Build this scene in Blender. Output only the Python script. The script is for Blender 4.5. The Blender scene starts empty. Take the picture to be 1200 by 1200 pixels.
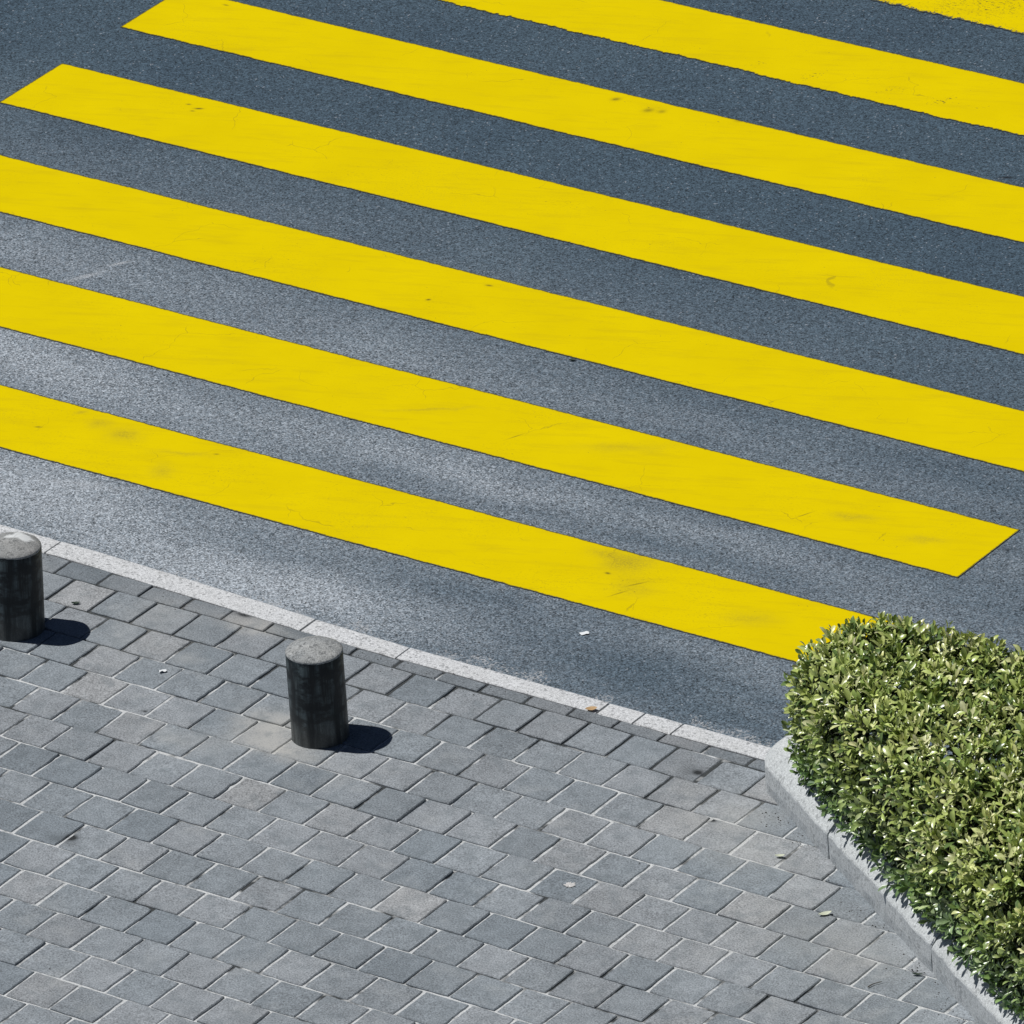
import bpy, math, random
import numpy as np
from mathutils import Matrix, Vector, noise as mnoise

SC = bpy.context.scene
COL = SC.collection
rnd = random.Random(7)
rng = np.random.default_rng(11)

PZ = 0.10            # height of the pavement above the road
SUN_DIR = Vector((-0.414, -0.122, 0.90)).normalized()

# ------------------------------------------------------------------ helpers
def tag(o, label=None, cat=None, group=None, kind=None):
    if label: o['label'] = label
    if cat: o['category'] = cat
    if group: o['group'] = group
    if kind: o['kind'] = kind
    return o

def mesh_obj(name, verts, faces, mat, parent=None, smooth=False, loc=None):
    me = bpy.data.meshes.new(name)
    me.from_pydata([tuple(v) for v in verts], [], [tuple(f) for f in faces])
    me.update()
    me.materials.append(mat)
    if smooth:
        me.polygons.foreach_set('use_smooth', [True] * len(me.polygons))
    o = bpy.data.objects.new(name, me)
    COL.objects.link(o)
    if loc is not None: o.location = loc
    if parent is not None: o.parent = parent
    return o

def empty(name, loc):
    o = bpy.data.objects.new(name, None)
    COL.objects.link(o)
    o.location = loc
    o.empty_display_size = 0.1
    return o

class NT:
    """small expression builder for shader nodes"""
    def __init__(self, name):
        self.mat = bpy.data.materials.new(name)
        self.mat.use_nodes = True
        self.t = self.mat.node_tree
        self.t.nodes.clear()
        self.out = self.t.nodes.new('ShaderNodeOutputMaterial')
    def n(self, typ, **kw):
        nd = self.t.nodes.new(typ)
        for k, v in kw.items(): setattr(nd, k, v)
        return nd
    def set(self, sock, v):
        if v is None: return
        if isinstance(v, bpy.types.NodeSocket): self.t.links.new(v, sock)
        elif isinstance(v, (tuple, list)) and sock.type == 'RGBA' and len(v) == 3: sock.default_value = (*v, 1)
        else: sock.default_value = v
    def pos(self): return self.n('ShaderNodeNewGeometry').outputs['Position']
    def objco(self): return self.n('ShaderNodeTexCoord').outputs['Object']
    def uv(self): return self.n('ShaderNodeTexCoord').outputs['UV']
    def attr(self, name, out='Color'): return self.n('ShaderNodeAttribute', attribute_name=name).outputs[out]
    def m(self, op, a, b=None, c=None, clamp=False):
        nd = self.n('ShaderNodeMath', operation=op, use_clamp=clamp)
        self.set(nd.inputs[0], a); self.set(nd.inputs[1], b)
        if c is not None: self.set(nd.inputs[2], c)
        return nd.outputs[0]
    def add(self, *a):
        r = a[0]
        for x in a[1:]: r = self.m('ADD', r, x)
        return r
    def mul(self, a, b): return self.m('MULTIPLY', a, b)
    def vmul(self, v, s):
        nd = self.n('ShaderNodeVectorMath', operation='MULTIPLY')
        self.set(nd.inputs[0], v); self.set(nd.inputs[1], s)
        return nd.outputs[0]
    def vadd(self, v, s):
        nd = self.n('ShaderNodeVectorMath', operation='ADD')
        self.set(nd.inputs[0], v); self.set(nd.inputs[1], s)
        return nd.outputs[0]
    def noise(self, v, scale, detail=2, rough=0.5, out='Fac'):
        nd = self.n('ShaderNodeTexNoise')
        self.set(nd.inputs['Vector'], v)
        nd.inputs['Scale'].default_value = scale
        nd.inputs['Detail'].default_value = detail
        nd.inputs['Roughness'].default_value = rough
        return nd.outputs[out]
    def vor(self, v, scale, feature='F1', out='Distance', rand=1.0):
        nd = self.n('ShaderNodeTexVoronoi', feature=feature)
        self.set(nd.inputs['Vector'], v)
        nd.inputs['Scale'].default_value = scale
        nd.inputs['Randomness'].default_value = rand
        return nd.outputs[out]
    def sep(self, v):
        nd = self.n('ShaderNodeSeparateXYZ'); self.set(nd.inputs[0], v); return nd.outputs
    def ss(self, x, a, b, lo=0.0, hi=1.0):
        nd = self.n('ShaderNodeMapRange', interpolation_type='SMOOTHSTEP')
        self.set(nd.inputs['Value'], x)
        nd.inputs['From Min'].default_value = a; nd.inputs['From Max'].default_value = b
        nd.inputs['To Min'].default_value = lo; nd.inputs['To Max'].default_value = hi
        return nd.outputs[0]
    def lin(self, x, a, b, lo=0.0, hi=1.0):
        nd = self.n('ShaderNodeMapRange', clamp=True)
        self.set(nd.inputs['Value'], x)
        nd.inputs['From Min'].default_value = a; nd.inputs['From Max'].default_value = b
        nd.inputs['To Min'].default_value = lo; nd.inputs['To Max'].default_value = hi
        return nd.outputs[0]
    def mix(self, f, a, b, blend='MIX'):
        nd = self.n('ShaderNodeMix', data_type='RGBA', blend_type=blend)
        self.set(nd.inputs[0], f); self.set(nd.inputs[6], a); self.set(nd.inputs[7], b)
        return nd.outputs[2]
    def scale(self, col, f):
        """colour * scalar"""
        nd = self.n('ShaderNodeVectorMath', operation='SCALE')
        self.set(nd.inputs[0], col); self.set(nd.inputs['Scale'], f)
        return nd.outputs[0]
    def blob(self, p, cx, cy, sx, sy, amp, rot=0.0):
        nd = self.n('ShaderNodeMapping', vector_type='TEXTURE')
        self.set(nd.inputs[0], p)
        nd.inputs['Location'].default_value = (cx, cy, 0)
        nd.inputs['Rotation'].default_value = (0, 0, rot)
        nd.inputs['Scale'].default_value = (sx, sy, 1e3)
        d = self.n('ShaderNodeVectorMath', operation='DOT_PRODUCT')
        self.t.links.new(nd.outputs[0], d.inputs[0]); self.t.links.new(nd.outputs[0], d.inputs[1])
        e = self.m('POWER', 2.71828, self.mul(d.outputs['Value'], -1.0))
        return self.mul(e, amp)
    def bump(self, h, strength, dist):
        nd = self.n('ShaderNodeBump')
        nd.inputs['Strength'].default_value = strength
        nd.inputs['Distance'].default_value = dist
        self.set(nd.inputs['Height'], h)
        return nd.outputs[0]
    def bsdf(self, col, rough=0.8, normal=None, spec=0.3, **kw):
        nd = self.n('ShaderNodeBsdfPrincipled')
        self.set(nd.inputs['Base Color'], col)
        self.set(nd.inputs['Roughness'], rough)
        self.set(nd.inputs['Specular IOR Level'], spec)
        if normal is not None: self.set(nd.inputs['Normal'], normal)
        for k, v in kw.items(): self.set(nd.inputs[k], v)
        self.t.links.new(nd.outputs[0], self.out.inputs[0])
        return nd

# ------------------------------------------------------------------ materials
def mat_asphalt():
    N = NT('asphalt')
    p = N.pos()
    cell = N.sep(N.vor(p, 112, out='Color'))
    cell2 = N.sep(N.vor(N.vadd(p, (3.3, 1.7, 0)), 62, out='Color'))
    fine = N.noise(p, 105, 2, 0.6)
    med = N.noise(p, 28, 3, 0.6)
    big = N.noise(p, 1.1, 4, 0.55)
    streak = N.noise(N.vmul(p, (0.35, 1.6, 1.0)), 1.2, 3, 0.5)
    # stone to stone variation
    g = N.add(N.lin(cell[0], 0, 1, -0.46, 0.46), N.lin(fine, 0.3, 0.7, -0.52, 0.52), N.lin(cell2[1], 0, 1, -0.20, 0.20), N.lin(med, 0.3, 0.7, -0.12, 0.12))
    base = N.mix(N.lin(big, 0.3, 0.7), (0.045, 0.072, 0.099), (0.058, 0.089, 0.117))
    # dust, wear, painted sheen: more towards the kerb side and along the wheel tracks
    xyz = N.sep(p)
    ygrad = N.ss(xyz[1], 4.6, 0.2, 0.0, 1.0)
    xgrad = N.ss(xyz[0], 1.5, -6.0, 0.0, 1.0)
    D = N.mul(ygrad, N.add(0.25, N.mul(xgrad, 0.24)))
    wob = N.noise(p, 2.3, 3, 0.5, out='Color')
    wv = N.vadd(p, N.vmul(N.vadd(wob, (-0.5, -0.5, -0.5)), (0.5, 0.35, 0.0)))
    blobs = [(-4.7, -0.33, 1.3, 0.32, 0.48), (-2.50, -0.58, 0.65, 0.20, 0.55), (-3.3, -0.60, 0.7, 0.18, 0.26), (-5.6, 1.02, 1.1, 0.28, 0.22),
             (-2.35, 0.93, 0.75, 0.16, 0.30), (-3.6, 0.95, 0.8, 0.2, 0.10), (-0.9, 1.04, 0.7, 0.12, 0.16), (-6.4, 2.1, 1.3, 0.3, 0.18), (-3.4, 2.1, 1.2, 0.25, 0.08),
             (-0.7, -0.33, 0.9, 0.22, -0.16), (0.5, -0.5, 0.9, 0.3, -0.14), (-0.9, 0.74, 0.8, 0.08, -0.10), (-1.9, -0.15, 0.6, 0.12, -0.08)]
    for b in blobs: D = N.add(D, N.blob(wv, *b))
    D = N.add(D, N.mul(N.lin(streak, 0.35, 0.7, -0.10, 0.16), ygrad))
    # loose light grit against the kerb
    grit = N.mul(N.ss(N.add(xyz[1], N.mul(N.noise(p, 4, 2), 0.30)), -0.42, -0.72), N.lin(N.noise(p, 3.1, 2), 0.35, 0.65, 0.05, 0.55))
    gritmask = N.m('GREATER_THAN', N.mul(grit, N.lin(cell[1], 0, 1, 0.0, 1.7)), 0.36)
    gritmask = N.mul(gritmask, N.lin(cell2[0], 0.2, 0.8, 0.0, 0.75))
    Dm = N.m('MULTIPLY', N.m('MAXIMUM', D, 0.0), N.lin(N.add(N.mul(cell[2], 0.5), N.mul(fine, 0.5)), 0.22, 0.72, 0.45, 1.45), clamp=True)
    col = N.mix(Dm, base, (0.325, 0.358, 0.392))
    col = N.scale(col, N.m('MAXIMUM', N.add(1.0, g), 0.2))
    col = N.mix(gritmask, col, (0.42, 0.43, 0.44))
    # pale stones
    fleck = N.m('GREATER_THAN', N.add(cell[1], N.lin(med, 0.3, 0.7, -0.03, 0.03)), 0.991)
    col = N.mix(N.mul(fleck, 0.60), col, (0.33, 0.36, 0.40))
    # scuffs
    sc = N.add(N.blob(p, *SCUFFS[0]), N.blob(p, *SCUFFS[1]), N.blob(p, *SCUFFS[2]))
    col = N.mix(N.m('MULTIPLY', sc, N.lin(fine, 0.35, 0.6, 0.2, 1.2), clamp=True), col, (0.46, 0.48, 0.50))
    # dark oily drips
    dk = N.add(*[N.blob(p, *b) for b in DRIPS])
    col = N.mix(N.m('MULTIPLY', dk, 0.8, clamp=True), col, (0.012, 0.015, 0.02))
    h = N.add(N.mul(fine, 0.5), N.mul(N.vor(p, 112), 0.9), N.mul(med, 0.25))
    N.bsdf(col, N.lin(fine, 0.3, 0.7, 0.75, 0.95), N.bump(h, 0.22, 0.004), 0.2)
    return N.mat

def mat_yellow():
    N = NT('yellow_marking_paint')
    p = N.pos()
    edge = N.attr('edge', 'Fac')         # metres from the outline of the stripe
    wear = N.attr('wear', 'Fac')
    xyz = N.sep(p)
    fine = N.noise(p, 120, 3, 0.6)
    sm = N.noise(p, 2.0, 4, 0.6)
    # smears run across the picture, slightly off the stripe direction
    rot = N.n('ShaderNodeMapping'); N.set(rot.inputs[0], p); rot.inputs['Rotation'].default_value = (0, 0, math.radians(-20)); 
    streak = N.noise(N.vmul(rot.outputs[0], (1.4, 9.0, 1)), 1.6, 5, 0.65)
    base = N.mix(N.lin(sm, 0.3, 0.7), (0.675, 0.518, 0.0), (0.725, 0.562, 0.0))
    base = N.mix(N.lin(streak, 0.50, 0.74, 0, 0.36), base, (0.50, 0.37, 0.006))
    # small pits and chips
    field = N.noise(p, 1.7, 3, 0.6)
    dens = N.add(N.lin(field, 0.48, 0.72, 0.0, 0.30), N.mul(wear, 0.28), *[N.blob(p, *b) for b in PITS])
    pm = N.ss(N.add(N.noise(N.vmul(p, (1.0, 1.5, 1.0)), 38, 5, 0.72), N.mul(dens, 0.17)), 0.685, 0.745)
    base = N.mix(N.mul(pm, 0.82), base, (0.10, 0.085, 0.02))
    # fine speckle of dirt where worn
    spk = N.mul(N.ss(N.noise(p, 62, 3, 0.7), 0.53, 0.66), N.mul(N.add(N.mul(wear, 0.55), 0.12), N.lin(field, 0.42, 0.68, 0, 1.0)))
    base = N.mix(N.m('MULTIPLY', spk, 0.75, clamp=True), base, (0.22, 0.175, 0.012))
    # hair cracks
    cr = N.vor(N.vadd(p, N.vmul(N.noise(p, 6, 3, out='Color'), (0.18, 0.18, 0))), 1.7, 'DISTANCE_TO_EDGE')
    crk = N.mul(N.ss(cr, 0.0045, 0.0010), N.ss(N.noise(p, 2.6, 2), 0.53, 0.62))
    base = N.mix(N.mul(crk, 0.34), base, (0.16, 0.12, 0.015))
    # soft grey stains
    st = N.add(*[N.blob(N.vadd(p, N.vmul(N.vadd(N.noise(p, 9, 3, out='Color'), (-.5, -.5, 0)), (.10, .10, 0))), *b) for b in STAINS])
    base = N.mix(N.m('MULTIPLY', st, N.lin(fine, 0.3, 0.7, 0.4, 1.4), clamp=True), base, (0.22, 0.18, 0.03))
    # dark specks at given spots
    sp = N.add(*[N.blob(p, *b) for b in SPECKS])
    base = N.mix(N.m('MULTIPLY', sp, 0.9, clamp=True), base, (0.07, 0.055, 0.015))
    # dark olive rim along the edge
    e = N.add(edge, N.mul(N.lin(fine, 0.3, 0.7, -1, 1), 0.004))
    base = N.mix(N.ss(e, 0.014, 0.003, 0, 0.85), base, (0.035, 0.036, 0.018))
    # broken bits along the edges and thin places where the stones show through
    brk = N.add(edge, N.mul(N.lin(N.noise(p, 60, 3, 0.65), 0.38, 0.72, 0.0, -1.0), N.add(0.005, N.mul(wear, 0.026))))
    base = N.mix(N.ss(brk, 0.003, -0.003, 0, 0.95), base, (0.050, 0.062, 0.075))
    thin = N.mul(N.ss(N.noise(p, 0.9, 3, 0.55), 0.55, 0.72), N.ss(N.noise(p, 130, 2, 0.6), 0.56, 0.70))
    base = N.mix(N.mul(thin, 0.30), base, (0.24, 0.20, 0.02))
    h = N.add(N.mul(fine, 0.35), N.mul(streak, 0.8), N.mul(pm, -0.6))
    N.bsdf(base, 0.8, N.bump(h, 0.18, 0.006), 0.03)
    return N.mat

def mat_paver():
    N = NT('concrete_paver')
    p = N.pos()
    c = N.attr('tone')
    fine = N.noise(p, 120, 3, 0.65)
    med = N.noise(p, 14, 4, 0.6)
    big = N.noise(p, 1.3, 3, 0.5)
    f = N.add(1.0, N.lin(fine, 0.3, 0.7, -0.52, 0.52), N.lin(med, 0.3, 0.7, -0.14, 0.14), N.lin(big, 0.3, 0.7, -0.10, 0.12))
    col = N.scale(c, f)
    spk = N.sep(N.vor(p, 120, out='Color'))
    col = N.mix(N.mul(N.m('GREATER_THAN', spk[0], 0.985), 0.18), col, (0.45, 0.46, 0.47))
    col = N.mix(N.mul(N.m('GREATER_THAN', spk[1], 0.975), 0.30), col, (0.06, 0.065, 0.07))
    # pale dusty film
    wv = N.vadd(p, N.vmul(N.vadd(N.noise(p, 6, 3, out='Color'), (-.5, -.5, 0)), (.22, .22, 0)))
    ds = N.add(*[N.blob(wv, *b) for b in PALE])
    ds = N.add(ds, N.lin(N.noise(p, 3.5, 5, 0.6), 0.56, 0.76, 0, 0.30))
    col = N.mix(N.m('MULTIPLY', ds, N.lin(fine, 0.3, 0.7, 0.6, 1.2), clamp=True), col, (0.40, 0.40, 0.385))
    # grey dirty smears inside the tiles
    sm = N.lin(N.noise(N.vadd(p, (7, 3, 0)), 9, 4, 0.6), 0.50, 0.70, 0, 0.45)
    col = N.mix(sm, col, (0.140, 0.165, 0.182))
    dk = N.add(*[N.blob(p, *b) for b in SPOTS])
    col = N.mix(N.m('MULTIPLY', dk, N.lin(fine, 0.3, 0.6, 0.7, 1.3), clamp=True), col, (0.025, 0.028, 0.03))
    h = N.add(N.mul(fine, 0.6), N.mul(med, 0.6))
    N.bsdf(col, N.lin(fine, 0.3, 0.7, 0.7, 0.92), N.bump(h, 0.30, 0.005), 0.25)
    return N.mat

def mat_mortar():
    N = NT('joint_sand')
    p = N.pos()
    fine = N.noise(p, 140, 3, 0.6)
    big = N.noise(p, 2.2, 4, 0.65)
    xyz = N.sep(p)
    nearkerb = N.ss(xyz[1], -1.75, -1.25, 0, 0.24)
    col = N.mix(N.lin(N.m('SUBTRACT', big, nearkerb), 0.38, 0.46), (0.055, 0.06, 0.062), (0.54, 0.555, 0.56))
    col = N.mix(N.lin(N.noise(p, 17, 4, 0.65), 0.53, 0.68, 0, 0.55), col, (0.10, 0.11, 0.115))
    ds = N.add(*[N.blob(p, *b) for b in PALE])
    col = N.mix(N.m('MULTIPLY', ds, 0.9, clamp=True), col, (0.44, 0.44, 0.42))
    col = N.scale(col, N.lin(fine, 0.25, 0.75, 0.65, 1.35))
    N.bsdf(col, 0.95, N.bump(fine, 0.4, 0.004), 0.1)
    return N.mat

def mat_granite(name, base, dust, pepper=0.5, dirt=(0.2, 0.2, 0.19), splash=None):
    N = NT(name)
    p = N.objco()
    c1 = N.sep(N.vor(p, 150, out='Color'))
    c2 = N.sep(N.vor(N.vadd(p, (5, 2, 1)), 80, out='Color'))
    fine = N.noise(p, 210, 2, 0.6)
    big = N.noise(p, 5, 5, 0.6)
    f = N.add(1.0, N.lin(c1[0], 0, 1, -0.24 * pepper, 0.24 * pepper), N.lin(fine, 0.3, 0.7, -0.26 * pepper, 0.26 * pepper), N.lin(big, 0.3, 0.7, -0.12, 0.12))
    col = N.scale(N.mix(N.lin(big, 0.35, 0.65), base, dust), f)
    col = N.mix(N.mul(N.m('GREATER_THAN', c2[0], 0.90), 0.40 * pepper), col, (0.06, 0.065, 0.07))
    col = N.mix(N.lin(N.noise(N.vadd(p, (2, 9, 4)), 3.2, 5, 0.65), 0.55, 0.75, 0, 0.45), col, dirt)
    if splash:
        wv = N.vadd(p, N.vmul(N.vadd(N.noise(p, 18, 4, 0.6, out='Color'), (-.5, -.5, 0)), (.12, .12, 0)))
        sp = N.add(*[N.blob(wv, *b) for b in splash])
        col = N.mix(N.ss(sp, 0.25, 0.7, 0, 0.9), col, (0.68, 0.70, 0.70))
    N.bsdf(col, 0.75, N.bump(N.add(fine, N.mul(big, 0.8)), 0.28, 0.004), 0.3)
    return N.mat

def mat_shaft():
    N = NT('dark_polished_granite')
    p = N.objco()
    ang = N.vmul(p, (1, 1, 0.08))
    drip = N.noise(ang, 26, 4, 0.6)
    drip2 = N.noise(N.vadd(ang, (4, 4, 0)), 55, 3, 0.6)
    fine = N.noise(p, 160, 3, 0.6)
    xyz = N.sep(p)
    col = N.mix(N.lin(drip, 0.42, 0.64), (0.003, 0.008, 0.011), (0.072, 0.098, 0.106))
    col = N.mix(N.lin(drip2, 0.58, 0.72, 0, 0.45), col, (0.15, 0.175, 0.175))
    smear = N.noise(N.vmul(p, (1, 1, 1.7)), 8, 5, 0.65)
    col = N.mix(N.lin(smear, 0.46, 0.56, 0, 0.92), col, (0.005, 0.009, 0.012))
    # dusty foot
    col = N.mix(N.mul(N.ss(xyz[2], 0.22, 0.0), N.lin(drip, 0.3, 0.65, 0.1, 0.65)), col, (0.16, 0.165, 0.155))
    col = N.scale(col, N.lin(fine, 0.3, 0.7, 0.75, 1.25))
    N.bsdf(col, N.lin(smear, 0.4, 0.65, 0.42, 0.6), N.bump(fine, 0.10, 0.003), 0.35)
    return N.mat

def mat_leaf():
    N = NT('glossy_hedge_leaf')
    tone = N.attr('tone')
    p = N.pos()
    vein = N.attr('vein', 'Fac')
    col = N.mix(N.mul(vein, 0.30), tone, N.scale(tone, 1.7))
    col = N.scale(col, N.lin(N.noise(p, 60, 2), 0.3, 0.7, 0.85, 1.15))
    b = N.n('ShaderNodeBsdfPrincipled')
    N.set(b.inputs['Base Color'], col)
    b.inputs['Roughness'].default_value = 0.30
    b.inputs['Specular IOR Level'].default_value = 0.7
    N.set(b.inputs['Normal'], N.bump(N.noise(p, 140, 2), 0.08, 0.003))
    t = N.n('ShaderNodeBsdfTranslucent')
    N.set(t.inputs['Color'], N.mix(0.5, N.scale(tone, 1.3), (0.13, 0.17, 0.012)))
    mx = N.n('ShaderNodeMixShader'); mx.inputs[0].default_value = 0.10
    N.t.links.new(b.outputs[0], mx.inputs[1]); N.t.links.new(t.outputs[0], mx.inputs[2])
    N.t.links.new(mx.outputs[0], N.out.inputs[0])
    return N.mat

def mat_plain(name, a, b, scale=30, rough=0.8, bump=0.2):
    N = NT(name)
    p = N.objco()
    f = N.noise(p, scale, 4, 0.6)
    N.bsdf(N.mix(N.lin(f, 0.3, 0.7), a, b), rough, N.bump(f, bump, 0.005), 0.25)
    return N.mat

# marks with a place of their own (world metres: x, y, size along, size across, strength, turn)
SCUFFS = [(-5.815, 1.954, 0.11, 0.022, 0.60, 1.05), (-5.745, 2.178, 0.06, 0.014, 0.75, 0.95), (-4.25, -0.13, 0.22, 0.05, 0.30, 0.25)]
DRIPS = [(-1.865, 5.492, 0.035, 0.016, 1.3, 0.6), (-1.3, 3.2, 0.03, 0.018, 0.5, 0.5), (-3.9, 1.78, 0.02, 0.012, 0.5, 0), (0.55, 1.60, 0.06, 0.025, 0.5, 0.4)]
STAINS = [(-4.42, 0.452, 0.09, 0.07, 0.40, 0.3), (-4.62, 0.50, 0.07, 0.06, 0.28, 0.2), (-4.80, 0.56, 0.022, 0.03, 0.35, 0), (-3.98, 0.20, 0.07, 0.07, 0.28, 0), (-4.0, 0.42, 0.16, 0.03, 0.22, 0.3),
          (-1.13, 0.52, 0.13, 0.11, 0.45, 0.4), (-1.30, 0.54, 0.10, 0.05, 0.25, 0), (-0.95, 0.28, 0.12, 0.10, 0.22, 0), (-1.9, 1.62, 0.25, 0.05, 0.20, 0.5),
          (-3.1, 1.50, 0.22, 0.018, 0.28, 0.55), (-0.2, 0.30, 0.14, 0.07, 0.24, 0.35), (-0.35, 1.52, 0.12, 0.03, 0.30, 0.35), (0.12, 1.48, 0.10, 0.04, 0.28, 0.3)]
SPECKS = [(-6.571, 4.079, 0.026, 0.010, 1.0, 0.4), (-6.66, 4.10, 0.014, 0.008, 0.8, 0.3), (-6.585, 4.035, 0.014, 0.008, 0.7, 0.3), (-3.90, 2.62, 0.013, 0.010, 1.0, 0.6), (-3.70, 2.93, 0.022, 0.010, 0.8, 0.2),
          (-4.454, 5.327, 0.028, 0.02, 0.7, 0.8), (-4.199, 5.287, 0.032, 0.026, 0.6, 0.8), (-4.12, 5.31, 0.025, 0.022, 0.5, 0.8), (-3.65, 5.42, 0.03, 0.025, 0.5, 0.6), (-3.39, 5.45, 0.03, 0.03, 0.45, 0.6),
          (-1.155, 0.36, 0.016, 0.010, 0.9, 0), (-0.95, 0.33, 0.05, 0.006, 0.6, 0.95), (-0.975, 0.20, 0.05, 0.005, 0.6, 1.1), (-2.5, 1.45, 0.045, 0.004, 0.7, 1.15), (-0.60, 1.42, 0.045, 0.004, 0.7, 1.15),
          (-4.9, 0.30, 0.018, 0.008, 0.7, 0.4), (-3.83, 0.50, 0.016, 0.008, 0.6, 0.4), (-0.75, 4.02, 0.012, 0.009, 1.0, 0), (-7.3, 5.35, 0.02, 0.008, 0.7, 0)]
PITS = [(-3.99, 6.14, 0.10, 0.06, 0.55, 0.6), (-3.60, 6.12, 0.11, 0.07, 0.75, 0.8), (-2.76, 6.18, 0.14, 0.07, 0.80, 0.7), (-3.10, 6.20, 0.09, 0.05, 0.5, 0.6), (-3.33, 6.24, 0.10, 0.05, 0.35, 0.6), (-2.50, 6.22, 0.10, 0.05, 0.5, 0.6), (-4.46, 5.32, 0.10, 0.05, 0.5, 0.4), (-4.21, 5.31, 0.12, 0.05, 0.55, 0.4), (-3.75, 5.33, 0.14, 0.05, 0.4, 0.4), (-2.47, 5.34, 0.16, 0.05, 0.3, 0.4), (-4.78, 6.33, 0.05, 0.04, 0.5, 0), (-1.0, 0.25, 0.18, 0.10, 0.25, 0.5), (0.0, 1.4, 0.2, 0.12, 0.2, 0.5)]
PALE = [(-1.62, -2.03, 0.20, 0.16, 1.1), (-1.42, -2.20, 0.22, 0.08, 0.9), (1.0, -1.62, 0.22, 0.18, 0.45), (1.25, -1.95, 0.30, 0.2, 0.35), (-2.35, -1.17, 0.22, 0.07, 0.8),
        (2.2, -2.5, 0.45, 0.25, 0.30), (-2.9, -1.25, 0.2, 0.15, 0.3), (-1.9, -2.35, 0.25, 0.12, 0.3), (-2.75, -1.55, 0.3, 0.2, 0.2)]
SPOTS = [(-1.84, -3.458, 0.028, 0.026, 1.4), (-1.86, -3.50, 0.09, 0.05, 0.3), (0.575, -1.372, 0.026, 0.022, 1.0), (0.55, -1.37, 0.10, 0.06, 0.25), (0.915, -1.751, 0.02, 0.014, 1.3), (-2.31, -2.199, 0.014, 0.010, 0.9), (-2.48, -1.09, 0.045, 0.022, 1.2)]

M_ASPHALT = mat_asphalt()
M_YELLOW = mat_yellow()
M_PAVER = mat_paver()
M_MORTAR = mat_mortar()
M_KERB = mat_granite('pale_kerb_granite', (0.62, 0.635, 0.65), (0.50, 0.51, 0.515), 1.0, (0.30, 0.305, 0.30))
M_PLANTER = mat_granite('grey_planter_stone', (0.56, 0.585, 0.59), (0.48, 0.505, 0.51), 0.75, (0.30, 0.32, 0.32))
M_CAP = mat_granite('rough_grey_granite', (0.25, 0.265, 0.27), (0.38, 0.385, 0.375), 1.25, (0.14, 0.15, 0.15))
M_CAPS = mat_granite('splashed_grey_granite', (0.25, 0.26, 0.26), (0.32, 0.32, 0.31), 1.0, (0.15, 0.155, 0.155), [(0.01, 0.035, 0.075, 0.040, 1.1, 0.6), (-0.02, 0.09, 0.04, 0.03, 0.6, 0.4)])
M_SHAFT = mat_shaft()
M_LEAF = mat_leaf()
M_SOIL = mat_plain('dark_soil', (0.018, 0.014, 0.010), (0.05, 0.040, 0.03), 40, 0.95, 0.6)
M_BARK = mat_plain('twig_bark', (0.05, 0.04, 0.03), (0.11, 0.09, 0.07), 60)
M_PAPER = mat_plain('white_paper', (0.72, 0.75, 0.77), (0.80, 0.82, 0.83), 40, 0.7, 0.1)
M_DRYLEAF = mat_plain('dry_tan_leaf', (0.42, 0.27, 0.13), (0.52, 0.36, 0.20), 50, 0.7)
M_PALELEAF = mat_plain('pale_dry_leaf', (0.52, 0.55, 0.42), (0.62, 0.65, 0.52), 50, 0.6)
M_DARKLEAF = mat_plain('dark_green_leaf', (0.02, 0.035, 0.025), (0.04, 0.06, 0.04), 50, 0.6)
M_GUM = mat_plain('pale_gum', (0.46, 0.45, 0.44), (0.62, 0.61, 0.60), 60, 0.8)

# ------------------------------------------------------------------ road
def road():
    S = 1500.0
    v = [(-S, -S, 0), (S, -S, 0), (S, S, 0), (-S, S, 0)]
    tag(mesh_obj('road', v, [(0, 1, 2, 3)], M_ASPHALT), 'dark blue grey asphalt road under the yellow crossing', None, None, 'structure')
road()

# ------------------------------------------------------------------ crossing stripes
STRIPE_P, STRIPE_W = 1.2, 0.6203
X0, X1 = -7.683, 0.509

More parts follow.
